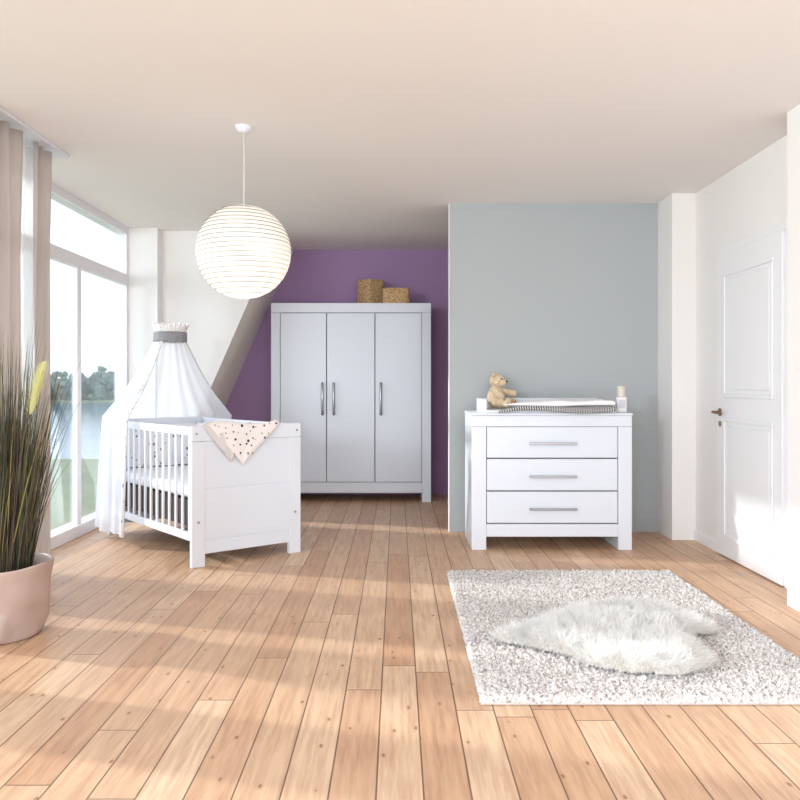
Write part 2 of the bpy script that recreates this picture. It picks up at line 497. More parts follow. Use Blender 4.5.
# ------------------------------------------------------------------ teddy bear
def fuse(name, parts, m, parent, vox, amp, sd=0, amp2=0):
    bm = bmesh.new()
    for c, r, rot in parts: ellipsoid(bm, c, r, rot)
    o = bm_obj(name, bm, m, parent, True)
    md = o.modifiers.new('r', 'REMESH'); md.mode = 'VOXEL'; md.voxel_size = vox; md.use_smooth_shade = True
    ms = o.modifiers.new('s', 'SMOOTH'); ms.iterations = 4; ms.factor = .5
    dg = bpy.context.evaluated_depsgraph_get(); dg.update()
    me = bpy.data.meshes.new_from_object(o.evaluated_get(dg))
    o.modifiers.clear(); o.data = me
    if not me.materials: me.materials.append(m)
    for v in me.vertices:
        n = noise.noise(v.co*150+Vector((sd, 0, 0)))*amp + noise.noise(v.co*60)*amp*.8
        v.co += v.normal*n
    me.polygons.foreach_set('use_smooth', [True]*len(me.polygons))
    return o
def fur_mat():
    m = mat('bear_plush', srgb(226, 196, 152), .95); t = NT(m)
    f = t.noise(t.coord(), 130, 4)
    t.l(t.ramp(f, [(.3, srgb(190, 158, 118)), (.65, srgb(236, 218, 188))]), t.p.inputs['Base Color'])
    t.bump(f, .8, .004); t.p.inputs['Sheen Weight'].default_value = .3
    return m
def limb(a, b, ra, rb, n=9):
    a, b = Vector(a), Vector(b)
    return [(a.lerp(b, i/(n-1)), (ra+(rb-ra)*i/(n-1),)*3, None) for i in range(n)]
bear = thing('teddy_bear', 'sitting honey-beige teddy bear on the changing board, facing right', 'teddy bear', (.715, CY+.465, T0+.022), math.radians(-20))
bp = [((-.004, 0, .072), (.060, .056, .070), None), ((0, 0, .118), (.050, .050, .045), None),
      ((.006, 0, .196), (.053, .052, .047), None), ((.050, 0, .182), (.031, .029, .026), None),
      ((-.006, -.043, .236), (.011, .021, .021), None), ((-.006, .043, .236), (.011, .021, .021), None)]
bp += limb((.0, -.050, .138), (.026, -.070, .098), .025, .023) + limb((.026, -.070, .098), (.058, -.060, .085), .023, .021)
bp += limb((.008, .050, .135), (.065, .052, .115), .024, .021) + limb((.065, .052, .115), (.122, .038, .104), .021, .022)
bp += limb((.015, -.040, .036), (.090, -.058, .030), .035, .026) + limb((.090, -.058, .030), (.106, -.060, .048), .026, .025)
bp += limb((.015, .040, .036), (.100, .052, .030), .035, .026) + limb((.100, .052, .030), (.112, .055, .048), .026, .025)
fuse('bear_body', bp, fur_mat(), bear, .0035, .0035)
M_black = mat('black_button', (.01, .008, .007, 1), .2)
bm = bmesh.new(); ellipsoid(bm, (.081, 0, .190), (.007, .010, .007)); bm_obj('nose', bm, M_black, bear, True)
for s in (-1, 1):
    bm = bmesh.new(); ellipsoid(bm, (.050, s*.028, .208), (.0055, .0055, .0055)); bm_obj('eye', bm, M_black, bear, True)
for s in (-1, 1):
    bm = bmesh.new(); ellipsoid(bm, (.128, s*.057, .042), (.009, .017, .020)); o = bm_obj('paw_pad', bm, mat('paw_felt', srgb(196, 140, 108), .9), bear, True)
bm = bmesh.new(); tube(bm, [(.081, 0, .180), (.080, .004, .173), (.075, .012, .170)], .0012, 6); tube(bm, [(.081, 0, .180), (.080, -.004, .173), (.075, -.012, .170)], .0012, 6)
bm_obj('mouth', bm, M_black, bear)

# ------------------------------------------------------------------ cot   (local x across the foot end, local y towards the head)
cot = thing('baby_cot', 'white wooden baby cot with barred sides beside the window', 'cot', (-1.229, 4.855, 0), math.atan2(.629, .777))
CW, CL, HH = .765, 1.442, .85
PW, PT = .085, .032
for x in (0, CW-PW):
    p = pbox('post', M_lac, cot, x, x+PW, 0, PT, 0, HH-.092, bev=.003)
    p2 = pbox('post', M_lac, cot, x, x+PW, CL-PT, CL, 0, HH-.092, bev=.003)
    bm = bmesh.new()
    for z in (.27,): tube(bm, [(x+PW*.5, .004, z), (x+PW*.5, -.003, z)], .008, 12)
    bm_obj('bolt_cap', bm, M_steel, p)
for y in (0, CL-PT):
    e = pbox('top_rail', M_lac, cot, 0, CW, y, y+PT, HH-.09, HH, bev=.004)
    if y == 0:
        for x in (PW*.35, CW-PW*.35):
            bm = bmesh.new(); tube(bm, [(x, .004, HH-.045), (x, -.003, HH-.045)], .008, 12)
            bm_obj('bolt_cap', bm, M_steel, e)
for nm, y in (('footboard', .006), ('headboard', CL-PT+.006)):
    bm = bmesh.new()
    for z0, z1 in ((.16, .467), (.4705, HH-.0925)): box(bm, PW+.001, CW-PW-.001, y, y+.02, z0, z1, bev=.002)
    box(bm, PW+.001, CW-PW-.001, y+.004, y+.016, .14, HH-.06)
    box(bm, PW+.001, CW-PW-.001, y-.002, y+.024, .075, .157, bev=.003)
    bm_obj(nm, bm, M_lac2, cot)
for x in (.006, CW-.034):
    pbox('side_rail', M_lac, cot, x, x+.028, PT, CL-PT, HH-.055, HH-.006, bev=.004)
    pbox('side_rail', M_lac, cot, x, x+.028, PT, CL-PT, .155, .205, bev=.004)
    n = 14
    for k in range(n):
        y = PT+.045+(CL-2*PT-.09)*k/(n-1)
        pbox('bar', M_lac, cot, x+.008, x+.02, y-.0115, y+.0115, .20, HH-.05, bev=.002)
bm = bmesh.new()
box(bm, .055, .085, .04, CL-.04, .225, .385); box(bm, CW-.085, CW-.055, .04, CL-.04, .225, .385)  # side boards added, dark brown stands in for shade under the mattress
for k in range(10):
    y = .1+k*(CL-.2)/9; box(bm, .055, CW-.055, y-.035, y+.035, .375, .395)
bm_obj('slats_and_shade_boards', bm, M_dark, cot)
M_matt = mat('mattress_cover', srgb(240, 241, 244), .9)
o = slab('mattress', M_matt, None, .042, .042, CW-.042, .036, CL-.036, .397, .478, .004, 2)
o.location = cot.location; o.rotation_euler = cot.rotation_euler
tag(o, 'white cot mattress lying inside the cot', 'mattress')
# bumper (U shape at the head end)
path = [(CW-.052, .55), (CW-.052, .9), (CW-.055, CL-.09), (CW-.09, CL-.058), (CW/2, CL-.055), (.09, CL-.058), (.055, CL-.09), (.052, 1.2)]
def along(path, t):
    L = [math.dist(path[i], path[i+1]) for i in range(len(path)-1)]; T = sum(L)*t
    for i, l in enumerate(L):
        if T <= l or i == len(L)-1:
            k = min(1, T/l)
            return (path[i][0]+(path[i+1][0]-path[i][0])*k, path[i][1]+(path[i+1][1]-path[i][1])*k), sum(L)
        T -= l
def bump_f(side):
    def f(u, v):
        (x, y), L = along(path, u)
        cx, cy = CW/2, .7
        d = Vector((cx-x, cy-y)); d.normalize()
        th = .012*math.sqrt(max(0, 1-(2*v-1)**4))*side
        w = .004*math.sin(u*60)
        return (x+d.x*(th+w), y+d.y*(th+w), .482+.32*v), (u*L, v*.32)
    return f
v1, f1, u1 = grid(90, 10, bump_f(1)); v2, f2, u2 = grid(90, 10, bump_f(-1))
n = len(v1)
o = mesh_obj('cot_bumper', v1+v2, f1+[tuple(n+i for i in f[::-1]) for f in f2], M_bumper, None, True, u1+u2)
o.location = cot.location; o.rotation_euler = cot.rotation_euler
tag(o, 'white padded cot bumper with dark stars inside the cot bars', 'bumper')
M_pipe = mat('piping_grey', srgb(110, 110, 118), .8)
bm = bmesh.new(); tube(bm, [(*along(path, k/80)[0], .484) for k in range(81)], .004, 6)
bm_obj('piping', bm, M_pipe, o)

# draped blanket on the foot end
bl = thing('star_blanket', 'pale star-print blanket hanging in a point over the cot foot end', 'blanket', cot.location, cot.rotation_euler.z)
def drape(ta, tb, tp, hp, off, yb):
    """triangle from top edge ta..tb to point tp at height hp, plus a flap over the rail to the inside"""
    def f(u, v):
        # v 0 = inside bottom, .3 = top inner edge, .36 = top outer, 1 = tip
        if v < .36:
            k = v/.36; xt = ta+(tb-ta)*u
            z = (HH-.16+.02*math.sin(u*7)) + (.16+off)*min(1, k/.8)
            y = yb if k < .8 else yb - (yb+off)*(k-.8)/.2
            return (xt, y+.003*math.sin(u*9), z), (u*(tb-ta), (v-.36)*.5)
        k = (v-.36)/.64
        l = ta+(tp-ta)*k; r = tb+(tp-tb)*k
        x = l+(r-l)*u + .003*math.sin(k*9)*u
        z = HH+off - (HH+off-hp)*k
        y = -off-.004 - .010*math.sin(k*PI)*(1-abs(2*u-1)*.3) + .003*math.sin(u*11+k*4)
        if k < .03: y = -off
        return (x, y, z), (x, z)
    return f
def cloth_obj(nm, f, m, par, th=.003, nu=30, nv=60):
    v, fa, uv = grid(nu, nv, f)
    o = mesh_obj(nm, v, fa, m, par, True, uv)
    s = o.modifiers.new('t', 'SOLIDIFY'); s.thickness = th; s.offset = 0
    return o
cloth_obj('top_layer', drape(.095, .60, .335, .605, .010, PT+.008), M_blanket, bl)
cloth_obj('lining', drape(.062, .40, .255, .625, .004, PT+.004), M_blanket2, bl)

# ------------------------------------------------------------------ canopy
can = thing('bed_canopy', 'white tulle bed canopy with starred borders hanging over the cot head', 'canopy')
ux, vx = Vector((.777, .629, 0)), Vector((-.629, .777, 0))
def cw(a, b, z=0): return Vector((-1.229, 4.855, 0)) + ux*a + vx*b + Vector((0, 0, z))
CC = Vector((-1.722, 6.15, 0)); CR = .115; CZ = 1.435
rail = [(-.045, .90), (-.055, 1.2), (-.05, 1.42), (.06, 1.52), (.40, 1.56), (.74, 1.53), (.84, 1.40), (.81, 1.15), (.795, 1.0)]
def smooth_path(P, n=200):
    out = []
    for k in range(n+1):
        (x, y), L = along(P, k/n); out.append((x, y))
    for _ in range(12):
        out = [out[0]]+[((out[i-1][0]+out[i][0]*2+out[i+1][0])/4, (out[i-1][1]+out[i][1]*2+out[i+1][1])/4) for i in range(1, n)]+[out[-1]]
    return out
SP = smooth_path(rail)
def rp(u):
    t = u*200; i = min(199, int(t)); k = t-i
    return (SP[i][0]*(1-k)+SP[i+1][0]*k, SP[i][1]*(1-k)+SP[i+1][1]*k)
p0 = cw(*rail[0])-CC; p1 = cw(*rail[-1])-CC
TH0 = math.atan2(p0.y, p0.x); TH1 = math.atan2(p1.y, p1.x)
# go from TH0 around the head (clockwise through the back)
while TH1 > TH0: TH1 -= 2*PI
def veil(u, v):
    th = TH0+(TH1-TH0)*u
    a, b = rp(u)
    cen = (.38, 1.25)
    out = Vector((a-cen[0], b-cen[1])); out.normalize()
    fold = math.sin(u*72+2*math.sin(u*9))*.5+math.sin(u*41+1)*.5
    top = CC+Vector((math.cos(th), math.sin(th), 0))*CR + Vector((0, 0, CZ))
    Lr = .885
    if v < .45:
        k = v/.45
        w = cw(a, b, Lr)
        p = top.lerp(w, k)
        p.z += -.055*math.sin(PI*k)          # hangs a little
        amp = .004+.014*k
    else:
        k = (v-.45)/.55
        fl = .05*k if u < .5 else .03*k
        w = cw(a+out.x*fl, b+out.y*fl, Lr-(Lr-.07)*k)
        p = w; amp = .018+.012*k
        if w.x < XW+.04: p.x = XW+.04+.01*fold
    o = ux*out.x+vx*out.y
    p = p+o*fold*amp
    # gentle rounding of the shoulder
    s = math.exp(-((v-.45)/.05)**2)
    p = p - Vector((0, 0, .012))*s
    p.x = max(p.x, XW+.03)
    return p, (u*3.2, v*1.5)
E = .042
def sub(ua, ub, off=0):
    def f(u, v):
        p, q = veil(ua+(ub-ua)*u, v)
        return p, q
    return f
v, f, uv = grid(230, 90, sub(E, 1-E)); mesh_obj('veil', v, f, M_veil, can, True, uv)
v, f, uv = grid(14, 90, sub(0, E)); mesh_obj('border_strip', v, f, M_strip, can, True, uv)
v, f, uv = grid(14, 90, sub(1-E, 1)); mesh_obj('border_strip', v, f, M_strip, can, True, uv)
for ue in (.001, E, 1-E, .999):
    bm = bmesh.new(); tube(bm, [veil(ue, k/60)[0]+Vector((0, 0, 0)) for k in range(61)], .0022, 5)
    bm_obj('hem_piping', bm, mat('hem_grey', srgb(176, 176, 184), .8), can)
# crown band and ruffle
def band(u, v):
    t = u*2*PI; r = CR+.006+.002*math.sin(t*40)
    return Vector((CC.x+math.cos(t)*r, CC.y+math.sin(t)*r, CZ-.01+.075*v)), (u*.8, v*.08)
def kn():
    m = mat('grey_knit_band', srgb(150, 148, 150), .95); t = NT(m)
    n = t.noise(t.scale(t.coord(), 300, 300, 120), 1, 2); t.bump(n, .8, .003)
    t.l(t.ramp(n, [(.3, srgb(118, 116, 120)), (.7, srgb(182, 180, 182))]), t.p.inputs['Base Color']); return m
cloth_obj('crown_band', band, kn(), can, .004, 120, 4)
def ruff(u, v):
    t = u*2*PI; r = CR-.004+.012*math.sin(t*23)*v+.006*math.sin(t*41)*v+.01*v
    return Vector((CC.x+math.cos(t)*r, CC.y+math.sin(t)*r, CZ+.062+(.06+.012*math.sin(t*17))*v)), (u*.8, v*.08)
M_ruff = dots_mat('starred_ruffle', srgb(244, 241, 240), 26, .12)
cloth_obj('crown_ruffle', ruff, M_ruff, can, .002, 240, 8)
bm = bmesh.new()
hb = cw(.38, CL+.02, 0)
tube(bm, [(hb.x, hb.y, .0), (hb.x, hb.y, .9), (hb.x, hb.y, 1.42), (hb.x*.5+CC.x*.5, hb.y*.5+CC.y*.5, 1.475), (CC.x, CC.y, 1.48)], .008, 8)
pts = [(CC.x+CR*math.cos(2*PI*k/40), CC.y+CR*math.sin(2*PI*k/40), 1.48) for k in range(41)]
tube(bm, pts, .004, 6); tube(bm, [(CC.x-CR, CC.y, 1.48), (CC.x+CR, CC.y, 1.48)], .004, 6)
bm_obj('canopy_pole', bm, M_lac, can)

# ------------------------------------------------------------------ paper lantern
L = thing('paper_lantern', 'round white ribbed paper pendant lamp hanging from the ceiling', 'pendant lamp', (-.806, 4.26, CH))
LR = .244; LZ = 1.799-CH
def paper():
    m = mat('rice_paper', srgb(243, 242, 240), .8); t = NT(m)
    tl = t.n('ShaderNodeBsdfTranslucent'); tl.inputs[0].default_value = srgb(252, 248, 240)
    em = t.n('ShaderNodeEmission'); em.inputs[0].default_value = srgb(255, 252, 244); em.inputs[1].default_value = .03
    m1 = t.n('ShaderNodeMixShader'); m1.inputs[0].default_value = .45
    t.l(t.p.outputs[0], m1.inputs[1]); t.l(tl.outputs[0], m1.inputs[2])
    ad = t.n('ShaderNodeAddShader'); t.l(m1.outputs[0], ad.inputs[0]); t.l(em.outputs[0], ad.inputs[1])
    t.l(ad.outputs[0], t.t.nodes['Material Output'].inputs['Surface']); return m
bm = bmesh.new(); prof = []
NR = 21
z_lo, z_hi = -LR*.985, LR*.985
N = NR*6
for i in range(N+1):
    z = z_lo+(z_hi-z_lo)*i/N; r = math.sqrt(max(1e-6, LR*LR-z*z))
    ph = (i % 6)/6
    r -= .0045*(1-abs(2*ph-1)) if False else .004*math.sin(PI*ph)*-1+.0
    prof.append((r, z+LZ))
lathe(bm, prof, 72)
bm_obj('lamp_shade', bm, paper(), L, True)
M_rib = mat('bamboo_rib', srgb(140, 130, 122), .7)
bm = bmesh.new()
for i in range(1, NR):
    z = z_lo+(z_hi-z_lo)*i/NR; r = math.sqrt(LR*LR-z*z)+.0006
    tilt = .0
    tube(bm, [(r*math.cos(2*PI*k/72), r*math.sin(2*PI*k/72), z+LZ+.006*math.sin(2*PI*k/72+i*.2)) for k in range(73)], .0020, 5, cap=False)
bm_obj('shade_ribs', bm, M_rib, L, True)
bm = bmesh.new(); tube(bm, [(0, 0, 0), (0.002, 0, LZ*.3), (0, 0, LZ+.05)], .0035, 8); bm_obj('cord', bm, mat('cord_white', srgb(205, 198, 194), .6), L)
bm = bmesh.new(); lathe(bm, [(.001, -.035), (.03, -.03), (.045, -.012), (.047, 0), (.001, 0)], 32); bm_obj('ceiling_rose', bm, M_lac, L, True)
bm = bmesh.new(); lathe(bm, [(.001, LZ-.06), (.02, LZ-.055), (.03, LZ-.03), (.03, LZ-.01), (.018, LZ+.02), (.018, LZ+.06), (.001, LZ+.062)], 20)
bm_obj('bulb', bm, mat('bulb', srgb(250, 246, 236), .4), L, True)

# ------------------------------------------------------------------ curtains
def curtain(label, m, y0, y1, x, folds, amp, grp):
    def f(u, v):
        y = y0+(y1-y0)*u
        a = amp*(.75+.25*v)
        xx = x + a*math.sin(u*folds*2*PI+.6*math.sin(v*3)+.4*math.sin(u*17)) + .006*math.sin(v*7+u*20)
        return (xx, y+.008*math.sin(v*5+u*11), .012+(CH-.03-.012)*v), (u, v)
    vv, ff, uv = grid(int(folds*16), 24, f)
    o = mesh_obj('curtain', vv, ff, m, None, True, uv)
    s = o.modifiers.new('t', 'SOLIDIFY'); s.thickness = .0015; s.offset = 0
    tag(o, label, 'curtain', grp); return o
curtain('sheer white curtain behind the beige drapes at the window', M_sheer, 3.98, 4.76, -2.06, 7, .018, None)
curtain('beige drape at the far left edge of the photo, left of the bright gap', M_drape, 3.96, 4.262, -1.985, 2.5, .025, None)
curtain('beige drape nearest the window pane, right of the bright gap', M_drape, 4.43, 4.635, -1.99, 2.5, .018, None)
bm = bmesh.new(); box(bm, -2.11, -1.93, 3.1, 4.78, CH-.022, CH-.001, bev=.003)
o = bm_obj('curtain_rail', bm, M_lac); tag(o, 'white curtain rail fixed to the ceiling above the drapes', 'curtain rail')

# ------------------------------------------------------------------ plant
PX, PY = -1.75, 3.56
pl = thing('potted_grass', 'tall dark ornamental grass in a crumpled blush pot, left foreground', 'potted plant', (PX, PY, 0))
def potmat():
    m = mat('blush_ceramic', srgb(178, 157, 148), .25); return m
bm = bmesh.new(); seg = 17; rows = [(0, .155), (.0, .168), (.06, .185), (.13, .195), (.19, .205), (.255, .212), (.322, .226)]
rings = []
rr = random.Random(11)
for i, (z, r) in enumerate(rows):
    ring = []
    for k in range(seg):
        t = 2*PI*(k+(.5 if i % 2 else 0))/seg
        jr = rr.uniform(-.030, .030) if 1 < i < 5 else rr.uniform(-.004, .004)
        jz = rr.uniform(-.018, .018) if 1 < i < 6 else 0
        rad = r+jr; zz = z+jz
        if i == 6:
            zz += rr.uniform(-.006, .006); c = math.cos(t-math.radians(-12))
            if c > .93: rad += .025; zz += .012
        ring.append(bm.verts.new((rad*math.cos(t), rad*math.sin(t), zz)))
    rings.append(ring)
for i in range(1, 6):
    for k in range(seg):
        a, b, c, d = rings[i][k], rings[i][(k+1) % seg], rings[i+1][(k+1) % seg], rings[i+1][k]
        if i % 2: bm.faces.new((a, b, c)); bm.faces.new((a, c, d))
        else: bm.faces.new((a, b, d)); bm.faces.new((b, c, d))
for k in range(seg): bm.faces.new((rings[0][k], rings[0][(k+1) % seg], rings[1][(k+1) % seg], rings[1][k]))
bm.faces.new(rings[0][::-1])
o = bm_obj('pot', bm, potmat(), pl, True)
s = o.modifiers.new('t', 'SOLIDIFY'); s.thickness = .009; s.offset = -1
b_ = o.modifiers.new('b', 'SUBSURF'); b_.levels = 2; b_.render_levels = 2
bm = bmesh.new(); lathe(bm, [(.0001, .255), (.1, .257), (.188, .25)], 24); bm_obj('soil', bm, mat('soil', srgb(52, 40, 32), .95), pl, True)
# blades
def blades(name, n, mats, hmin, hmax, spread, w, sd, base_r=.13):
    R_ = np.random.default_rng(sd); V = []; F = []; MI = []
    seg = 9
    for i in range(n):
        a = R_.uniform(0, 2*PI); rb = base_r*math.sqrt(R_.uniform()); ln = R_.uniform(hmin, hmax)
        if R_.uniform() < .25: ln *= R_.uniform(.6, .85)
        bx, by = rb*math.cos(a), rb*math.sin(a)
        da = a+R_.normal(0, .5); lean = abs(R_.normal(0, spread))*(.4+rb/base_r*.7)
        bend = R_.uniform(.2, 1.0)*lean
        dirx, diry = math.cos(da), math.sin(da)
        ww = w*R_.uniform(.6, 1.2); sa = R_.uniform(0, 2*PI); sx, sy = math.cos(sa), math.sin(sa)
        base = len(V)
        cx, cy, cz = bx, by, .26; ang = lean*.5
        for s in range(seg+1):
            t = s/seg; wd = ww*(1-t)**.7*(.7+.3*min(1, t*5))
            V.append((cx-sx*wd, cy-sy*wd, cz)); V.append((cx+sx*wd, cy+sy*wd, cz))
            ang += (bend*2.0/seg)*t*1.5
            st = ln/seg
            cx += dirx*math.sin(ang)*st; cy += diry*math.sin(ang)*st; cz += math.cos(ang)*st
        mi = int(R_.choice(len(mats), p=[.42, .26, .2, .12]))
        for s in range(seg):
            b = base+2*s; F.append((b, b+1, b+3, b+2)); MI.append(mi)
    o = mesh_obj(name, V, F, mats[0], pl, True)
    for m in mats[1:]: o.data.materials.append(m)
    o.data.polygons.foreach_set('material_index', MI)
    return o
gm = [mat('blade_green', srgb(56, 60, 38), .5), mat('blade_brown', srgb(70, 52, 44), .55), mat('blade_olive', srgb(92, 92, 52), .5), mat('blade_straw', srgb(150, 138, 84), .55)]
o = blades('grass_blades', 1500, gm, .45, .92, .20, .0034, 3); o['kind'] = 'stuff'
o2 = blades('tall_grass_blades', 260, gm, .92, 1.18, .17, .0032, 5); o2['kind'] = 'stuff'
# plume
V = []; F = []
R_ = np.random.default_rng(9)
p0 = Vector((.10, -.06, .30)); p1 = Vector((.185, -.10, .97)); p2 = Vector((.245, -.10, 1.19))
for i in range(1000):
    t = R_.uniform(0, 1); c = p1.lerp(p2, t); w = math.sin(PI*(.12+.85*t))**.6
    th = R_.uniform(0, 2*PI); L_ = .075*w*R_.uniform(.5, 1.1)
    d = Vector((math.cos(th)*R_.uniform(.3, 1.2), math.sin(th)*R_.uniform(.3, 1.2), 1.1)).normalized()
    s = Vector((-math.sin(th), math.cos(th), 0))*.0013
    b = len(V); V += [c-s, c+s, c+d*L_]; F.append((b, b+1, b+2))
o = mesh_obj('flower_plume', V, F, mat('plume', srgb(226, 224, 165), .8), pl)
bm = bmesh.new(); tube(bm, [p0, p1, p2], .0025, 6); bm_obj('plume_stem', bm, gm[2], pl)

# ------------------------------------------------------------------ shaggy rug
RX0, RX1, RY0, RY1 = .287, 1.575, 2.78, 4.675
def rugmat():
    m = mat('shaggy_yarn', srgb(196, 190, 186), .95); t = NT(m); co = t.coord()
    v = t.n('ShaderNodeTexVoronoi'); v.inputs['Scale'].default_value = 130; t.l(co, v.inputs['Vector'])
    sp = t.n('ShaderNodeSeparateColor'); t.l(v.outputs['Color'], sp.inputs[0])
    c = t.ramp(sp.outputs[0], [(0, srgb(142, 135, 132)), (.15, srgb(186, 180, 177)), (.5, srgb(204, 200, 198)), (.8, srgb(222, 220, 219)), (1, srgb(204, 192, 186))])
    t.l(c, t.p.inputs['Base Color']); return m
nx, ny = 250, 350
X, Y = np.meshgrid(np.linspace(RX0, RX1, nx), np.linspace(RY0, RY1, ny))
# right edge slants slightly like the photo
rnd = RNG.random((ny, nx))
rs = (rnd + np.roll(rnd, 1, 0) + np.roll(rnd, 1, 1) + np.roll(rnd, (1, 1), (0, 1)))/4
Z = .012+.030*rs+.008*RNG.random((ny, nx))
ed = np.minimum(np.minimum(X-RX0, RX1-X), np.minimum(Y-RY0, RY1-Y))
Z *= np.clip(.25+ed/.012, 0, 1)
JX = (RNG.random((ny, nx))-.5)*.006; JY = (RNG.random((ny, nx))-.5)*.006
V = np.stack([X+JX, Y+JY, Z], -1).reshape(-1, 3)
idx = np.arange(nx*ny).reshape(ny, nx)
F = np.stack([idx[:-1, :-1], idx[:-1, 1:], idx[1:, 1:], idx[1:, :-1]], -1).reshape(-1, 4)
rug = thing('shaggy_rug', 'pale grey speckled shaggy rug on the floorboards before the dresser', 'rug', (0, 0, 0))
mesh_obj('pile', V.tolist(), F.tolist(), rugmat(), rug, False)
pbox('backing', mat('rug_backing', srgb(206, 198, 192), .95), rug, RX0+.002, RX1-.002, RY0+.002, RY1-.002, 0.001, .012, bev=.002)

# sheepskin
SX, SY = .995, 3.40
outl = [(-.60, -.05), (-.56, .0), (-.47, .05), (-.38, .13), (-.28, .23), (-.19, .33), (-.07, .41), (.05, .425), (.16, .42), (.27, .38), (.32, .24), (.345, .16), (.375, .09), (.35, .03), (.27, .02), (.21, -.04), (.185, -.13), (.20, -.27), (.17, -.37), (.05, -.46), (-.14, -.44), (-.27, -.36), (-.33, -.25), (-.42, -.17), (-.49, -.12), (-.56, -.09)]
def inside_d(px, py):
    ins = False; dmin = 9; n = len(outl)
    for i in range(n):
        x1_, y1_ = outl[i]; x2_, y2_ = outl[(i+1) % n]
        if (y1_ > py) != (y2_ > py) and px < (x2_-x1_)*(py-y1_)/(y2_-y1_)+x1_: ins = not ins
        dx_, dy_ = x2_-x1_, y2_-y1_; t = max(0, min(1, ((px-x1_)*dx_+(py-y1_)*dy_)/(dx_*dx_+dy_*dy_)))
        dmin = min(dmin, math.hypot(px-x1_-t*dx_, py-y1_-t*dy_))
    return dmin if ins else -dmin
def sh_h(x, y, d):
    return .036+.028*min(1, max(0, d)/.09)**.5+.010*noise.noise(Vector((x*9, y*9, 2)))
G = 90
bm = bmesh.new(); gv = {}
for j in range(G+1):
    for i in range(G+1):
        x = -.66+1.14*i/G; y = -.48+.96*j/G; d = inside_d(x, y)
        if d > 0: gv[i, j] = bm.verts.new((x, y, sh_h(x, y, d)))
for j in range(G):
    for i in range(G):
        q = [gv.get(k) for k in ((i, j), (i+1, j), (i+1, j+1), (i, j+1))]
        if all(q): bm.faces.new(q)
sheep = thing('sheepskin', 'fluffy white sheepskin lying on the shaggy rug', 'sheepskin', (SX, SY, .016))
o = bm_obj('hide', bm, mat('hide', srgb(226, 220, 212), .9), sheep, True)
s = o.modifiers.new('t', 'SOLIDIFY'); s.thickness = .022; s.offset = -1
def woolmat():
    m = sheer('wool', srgb(250, 249, 247), .0); t = NT(m)
    f = t.noise(t.coord(), 22, 3)
    t.l(t.ramp(f, [(.3, srgb(244, 242, 239)), (.6, srgb(254, 254, 254))]), t.p.inputs['Base Color'])
    return m
V = []; F = []; R_ = np.random.default_rng(21); cnt = 0
cell = {}
while cnt < 48000:
    x = R_.uniform(-.64, .42); y = R_.uniform(-.47, .46)
    d = inside_d(x, y)
    if d < .002: continue
    cnt += 1
    # clump direction
    n1 = noise.noise(Vector((x*14, y*14, 5))); n2 = noise.noise(Vector((x*14, y*14, 15)))
    gx = (inside_d(x+.01, y)-inside_d(x-.01, y))/.02 if d < .08 else 0
    gy = (inside_d(x, y+.01)-inside_d(x, y-.01))/.02 if d < .08 else 0
    e = max(0, 1-d/.08)
    dv = Vector((n1*1.1-gx*e*1.3+R_.normal(0, .25)+.15, n2*1.1-gy*e*1.3+R_.normal(0, .25), .95-.5*e)).normalized()
    L_ = R_.uniform(.036, .070)
    z = sh_h(x, y, d)-.004
    b = len(V); a = Vector((x, y, z)); mid = a+dv*L_*.55; tip = mid+(dv*.6+Vector((n1*.5, n2*.5, -.35+.15*R_.normal()))).normalized()*L_*.45
    th = R_.uniform(0, PI); s = Vector((math.cos(th), math.sin(th), 0))*.0011
    if tip.z < .006: tip.z = .006
    V += [a-s, a+s, mid+s*.8, mid-s*.8, tip]; F += [(b, b+1, b+2, b+3), (b+3, b+2, b+4)]
o = mesh_obj('wool', V, F, woolmat(), sheep, True); o['kind'] = 'stuff'

# ------------------------------------------------------------------ outdoors
GZ = -3.0
def lawnmat():
    m = mat('lawn_grass', srgb(170, 196, 132), .95); t = NT(m)
    t.l(t.ramp(t.noise(t.coord(), .6, 6, .7), [(.3, srgb(132, 142, 112)), (.7, srgb(158, 164, 138))]), t.p.inputs['Base Color']); return m
def watermat():
    m = mat('lake_water', srgb(92, 130, 150), .10); t = NT(m)
    t.bump(t.noise(t.scale(t.coord(), .5, .9, 1), 1.2, 4), .25, .15); return m
o = pbox('lawn', lawnmat(), None, -90, -3.2, -5, 45, GZ-.5, GZ, bev=0); struct(o)
o = pbox('lake', watermat(), None, -260, 30, 45, 196, GZ-.6, GZ-.15, bev=0); struct(o)
o = pbox('far_bank', lawnmat(), None, -260, 60, 196, 330, GZ-.6, GZ+.3, bev=0); struct(o)
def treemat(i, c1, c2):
    m = mat('hazed_leaves_%d' % i, c1, .95); t = NT(m)
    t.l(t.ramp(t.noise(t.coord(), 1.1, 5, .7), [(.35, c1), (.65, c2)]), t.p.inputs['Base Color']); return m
tm = [treemat(0, srgb(70, 100, 100), srgb(118, 146, 136)), treemat(1, srgb(60, 90, 96), srgb(104, 132, 130)), treemat(2, srgb(92, 118, 106), srgb(142, 162, 146))]  # foliage bluer and paler, distance haze mixed into the leaf colours
M_bark = mat('bark', srgb(96, 82, 72), .9)
protos = []
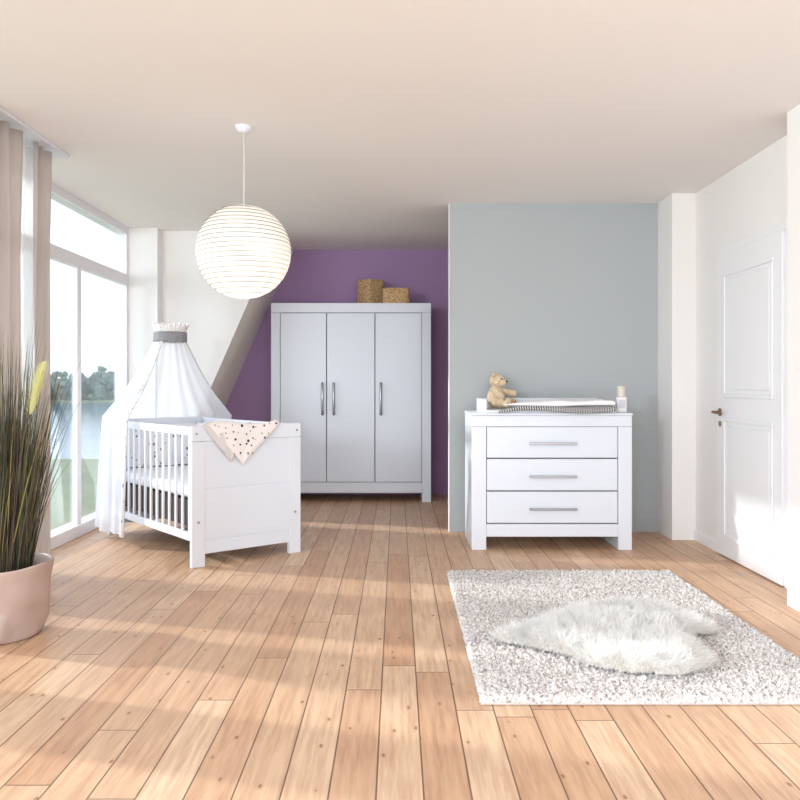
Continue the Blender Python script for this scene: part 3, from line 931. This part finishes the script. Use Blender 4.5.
def tree_proto(i, hgt, wid, m):
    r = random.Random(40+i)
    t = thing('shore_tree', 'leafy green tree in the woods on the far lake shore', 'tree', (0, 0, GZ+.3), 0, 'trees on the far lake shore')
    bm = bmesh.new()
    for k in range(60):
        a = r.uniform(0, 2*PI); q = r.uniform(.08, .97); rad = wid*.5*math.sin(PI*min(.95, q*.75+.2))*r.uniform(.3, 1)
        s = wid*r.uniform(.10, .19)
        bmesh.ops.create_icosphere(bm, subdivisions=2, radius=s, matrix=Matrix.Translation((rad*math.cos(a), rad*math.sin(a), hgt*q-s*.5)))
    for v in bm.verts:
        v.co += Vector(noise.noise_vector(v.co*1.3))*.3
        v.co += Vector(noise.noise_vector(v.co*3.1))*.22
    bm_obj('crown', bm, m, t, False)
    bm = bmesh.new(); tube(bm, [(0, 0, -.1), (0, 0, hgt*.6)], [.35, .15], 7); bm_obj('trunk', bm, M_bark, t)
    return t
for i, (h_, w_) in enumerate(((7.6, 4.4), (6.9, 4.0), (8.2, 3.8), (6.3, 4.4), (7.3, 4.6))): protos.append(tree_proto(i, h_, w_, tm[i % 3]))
def dup(t, loc, rz, sc):
    r = t.copy(); C.objects.link(r); r.location = loc; r.rotation_euler = (0, 0, rz); r.scale = (sc,)*3
    for ch in t.children:
        c = ch.copy(); C.objects.link(c); c.parent = r
    return r
rr = random.Random(5); k = 0
for row, yy in ((0, 199), (1, 205), (2, 211)):
    x = -104+row*1.8
    while x < -54:
        t = protos[k % 5]; loc = (x+rr.uniform(-.2, .2), yy+rr.uniform(-.4, .4), GZ+.3); sc = rr.uniform(.85, 1.0)*(1+row*.06)
        if k < 5: t.location = loc; t.rotation_euler = (0, 0, rr.uniform(0, 6)); t.scale = (sc,)*3
        else: dup(t, loc, rr.uniform(0, 6), sc)
        x += rr.uniform(5.7, 6.3); k += 1

# ------------------------------------------------------------------ light
wd = bpy.data.worlds.new('sky'); S.world = wd; wd.use_nodes = True
nt = wd.node_tree; bg = nt.nodes['Background']
tc = nt.nodes.new('ShaderNodeTexCoord'); sp = nt.nodes.new('ShaderNodeSeparateXYZ'); nt.links.new(tc.outputs['Generated'], sp.inputs[0])
rp_ = nt.nodes.new('ShaderNodeValToRGB'); nt.links.new(sp.outputs[2], rp_.inputs[0])
e = rp_.color_ramp.elements
e[0].position = 0; e[0].color = (.84, .915, .98, 1); e[1].position = .45; e[1].color = (.80, .88, 1.0, 1)
nt.links.new(rp_.outputs[0], bg.inputs[0]); bg.inputs[1].default_value = 2.35
def sun(d, strength, ang, col=(1, 1, 1)):
    l = bpy.data.lights.new('sun', 'SUN'); l.energy = strength; l.angle = math.radians(ang); l.color = col
    o = bpy.data.objects.new('sun', l); C.objects.link(o); o.rotation_euler = Vector(d).to_track_quat('-Z', 'Y').to_euler(); return o
def area(name, loc, d, sx, sy, power, col=(1, 1, 1)):
    l = bpy.data.lights.new(name, 'AREA'); l.shape = 'RECTANGLE'; l.size = sx; l.size_y = sy; l.energy = power; l.color = col
    o = bpy.data.objects.new(name, l); C.objects.link(o); o.location = loc; o.rotation_euler = Vector(d).to_track_quat('-Z', 'Y').to_euler(); return o
sun((1, -.28, -.45), 2.9, 2.0, (1, .985, .97))
area('rear_fill_light', (0, YN-6.5, 1.6), (0, 1, 0), 9, 4.5, 400, (.91, .96, 1))  # added fill light beyond the open end, brightens the far walls
area('left_key_lamp', (-3.56, -1.74, 2.05), (4.2, 7.6, -.95), .6, .6, 290, (.93, .97, 1))  # added key lamp outside, casts bear and dresser shadows on the partition
pt = bpy.data.lights.new('lantern_bulb', 'POINT'); pt.energy = 1.5; pt.shadow_soft_size = .05; pt.color = (1, .93, .84)
po = bpy.data.objects.new('lantern_bulb', pt); C.objects.link(po); po.location = (-.806, 4.26, 1.66)

# ------------------------------------------------------------------ camera
cam = bpy.data.cameras.new('camera'); co = bpy.data.objects.new('camera', cam); C.objects.link(co)
co.location = (0, 0, 1.10); co.rotation_euler = (PI/2, 0, 0)
cam.sensor_width = 36; cam.lens = 36*810/800; cam.shift_x = 3/800; cam.shift_y = -15/800
cam.clip_end = 600; cam.clip_start = .05
S.camera = co
vs = S.view_settings; vs.view_transform = 'Standard'; vs.look = 'None'; vs.gamma = 1; vs.use_curve_mapping = False
vs.exposure = .13
S.cycles.use_denoising = True
S.cycles.max_bounces = 10; S.cycles.diffuse_bounces = 6; S.cycles.transparent_max_bounces = 16
S.cycles.sample_clamp_indirect = 8
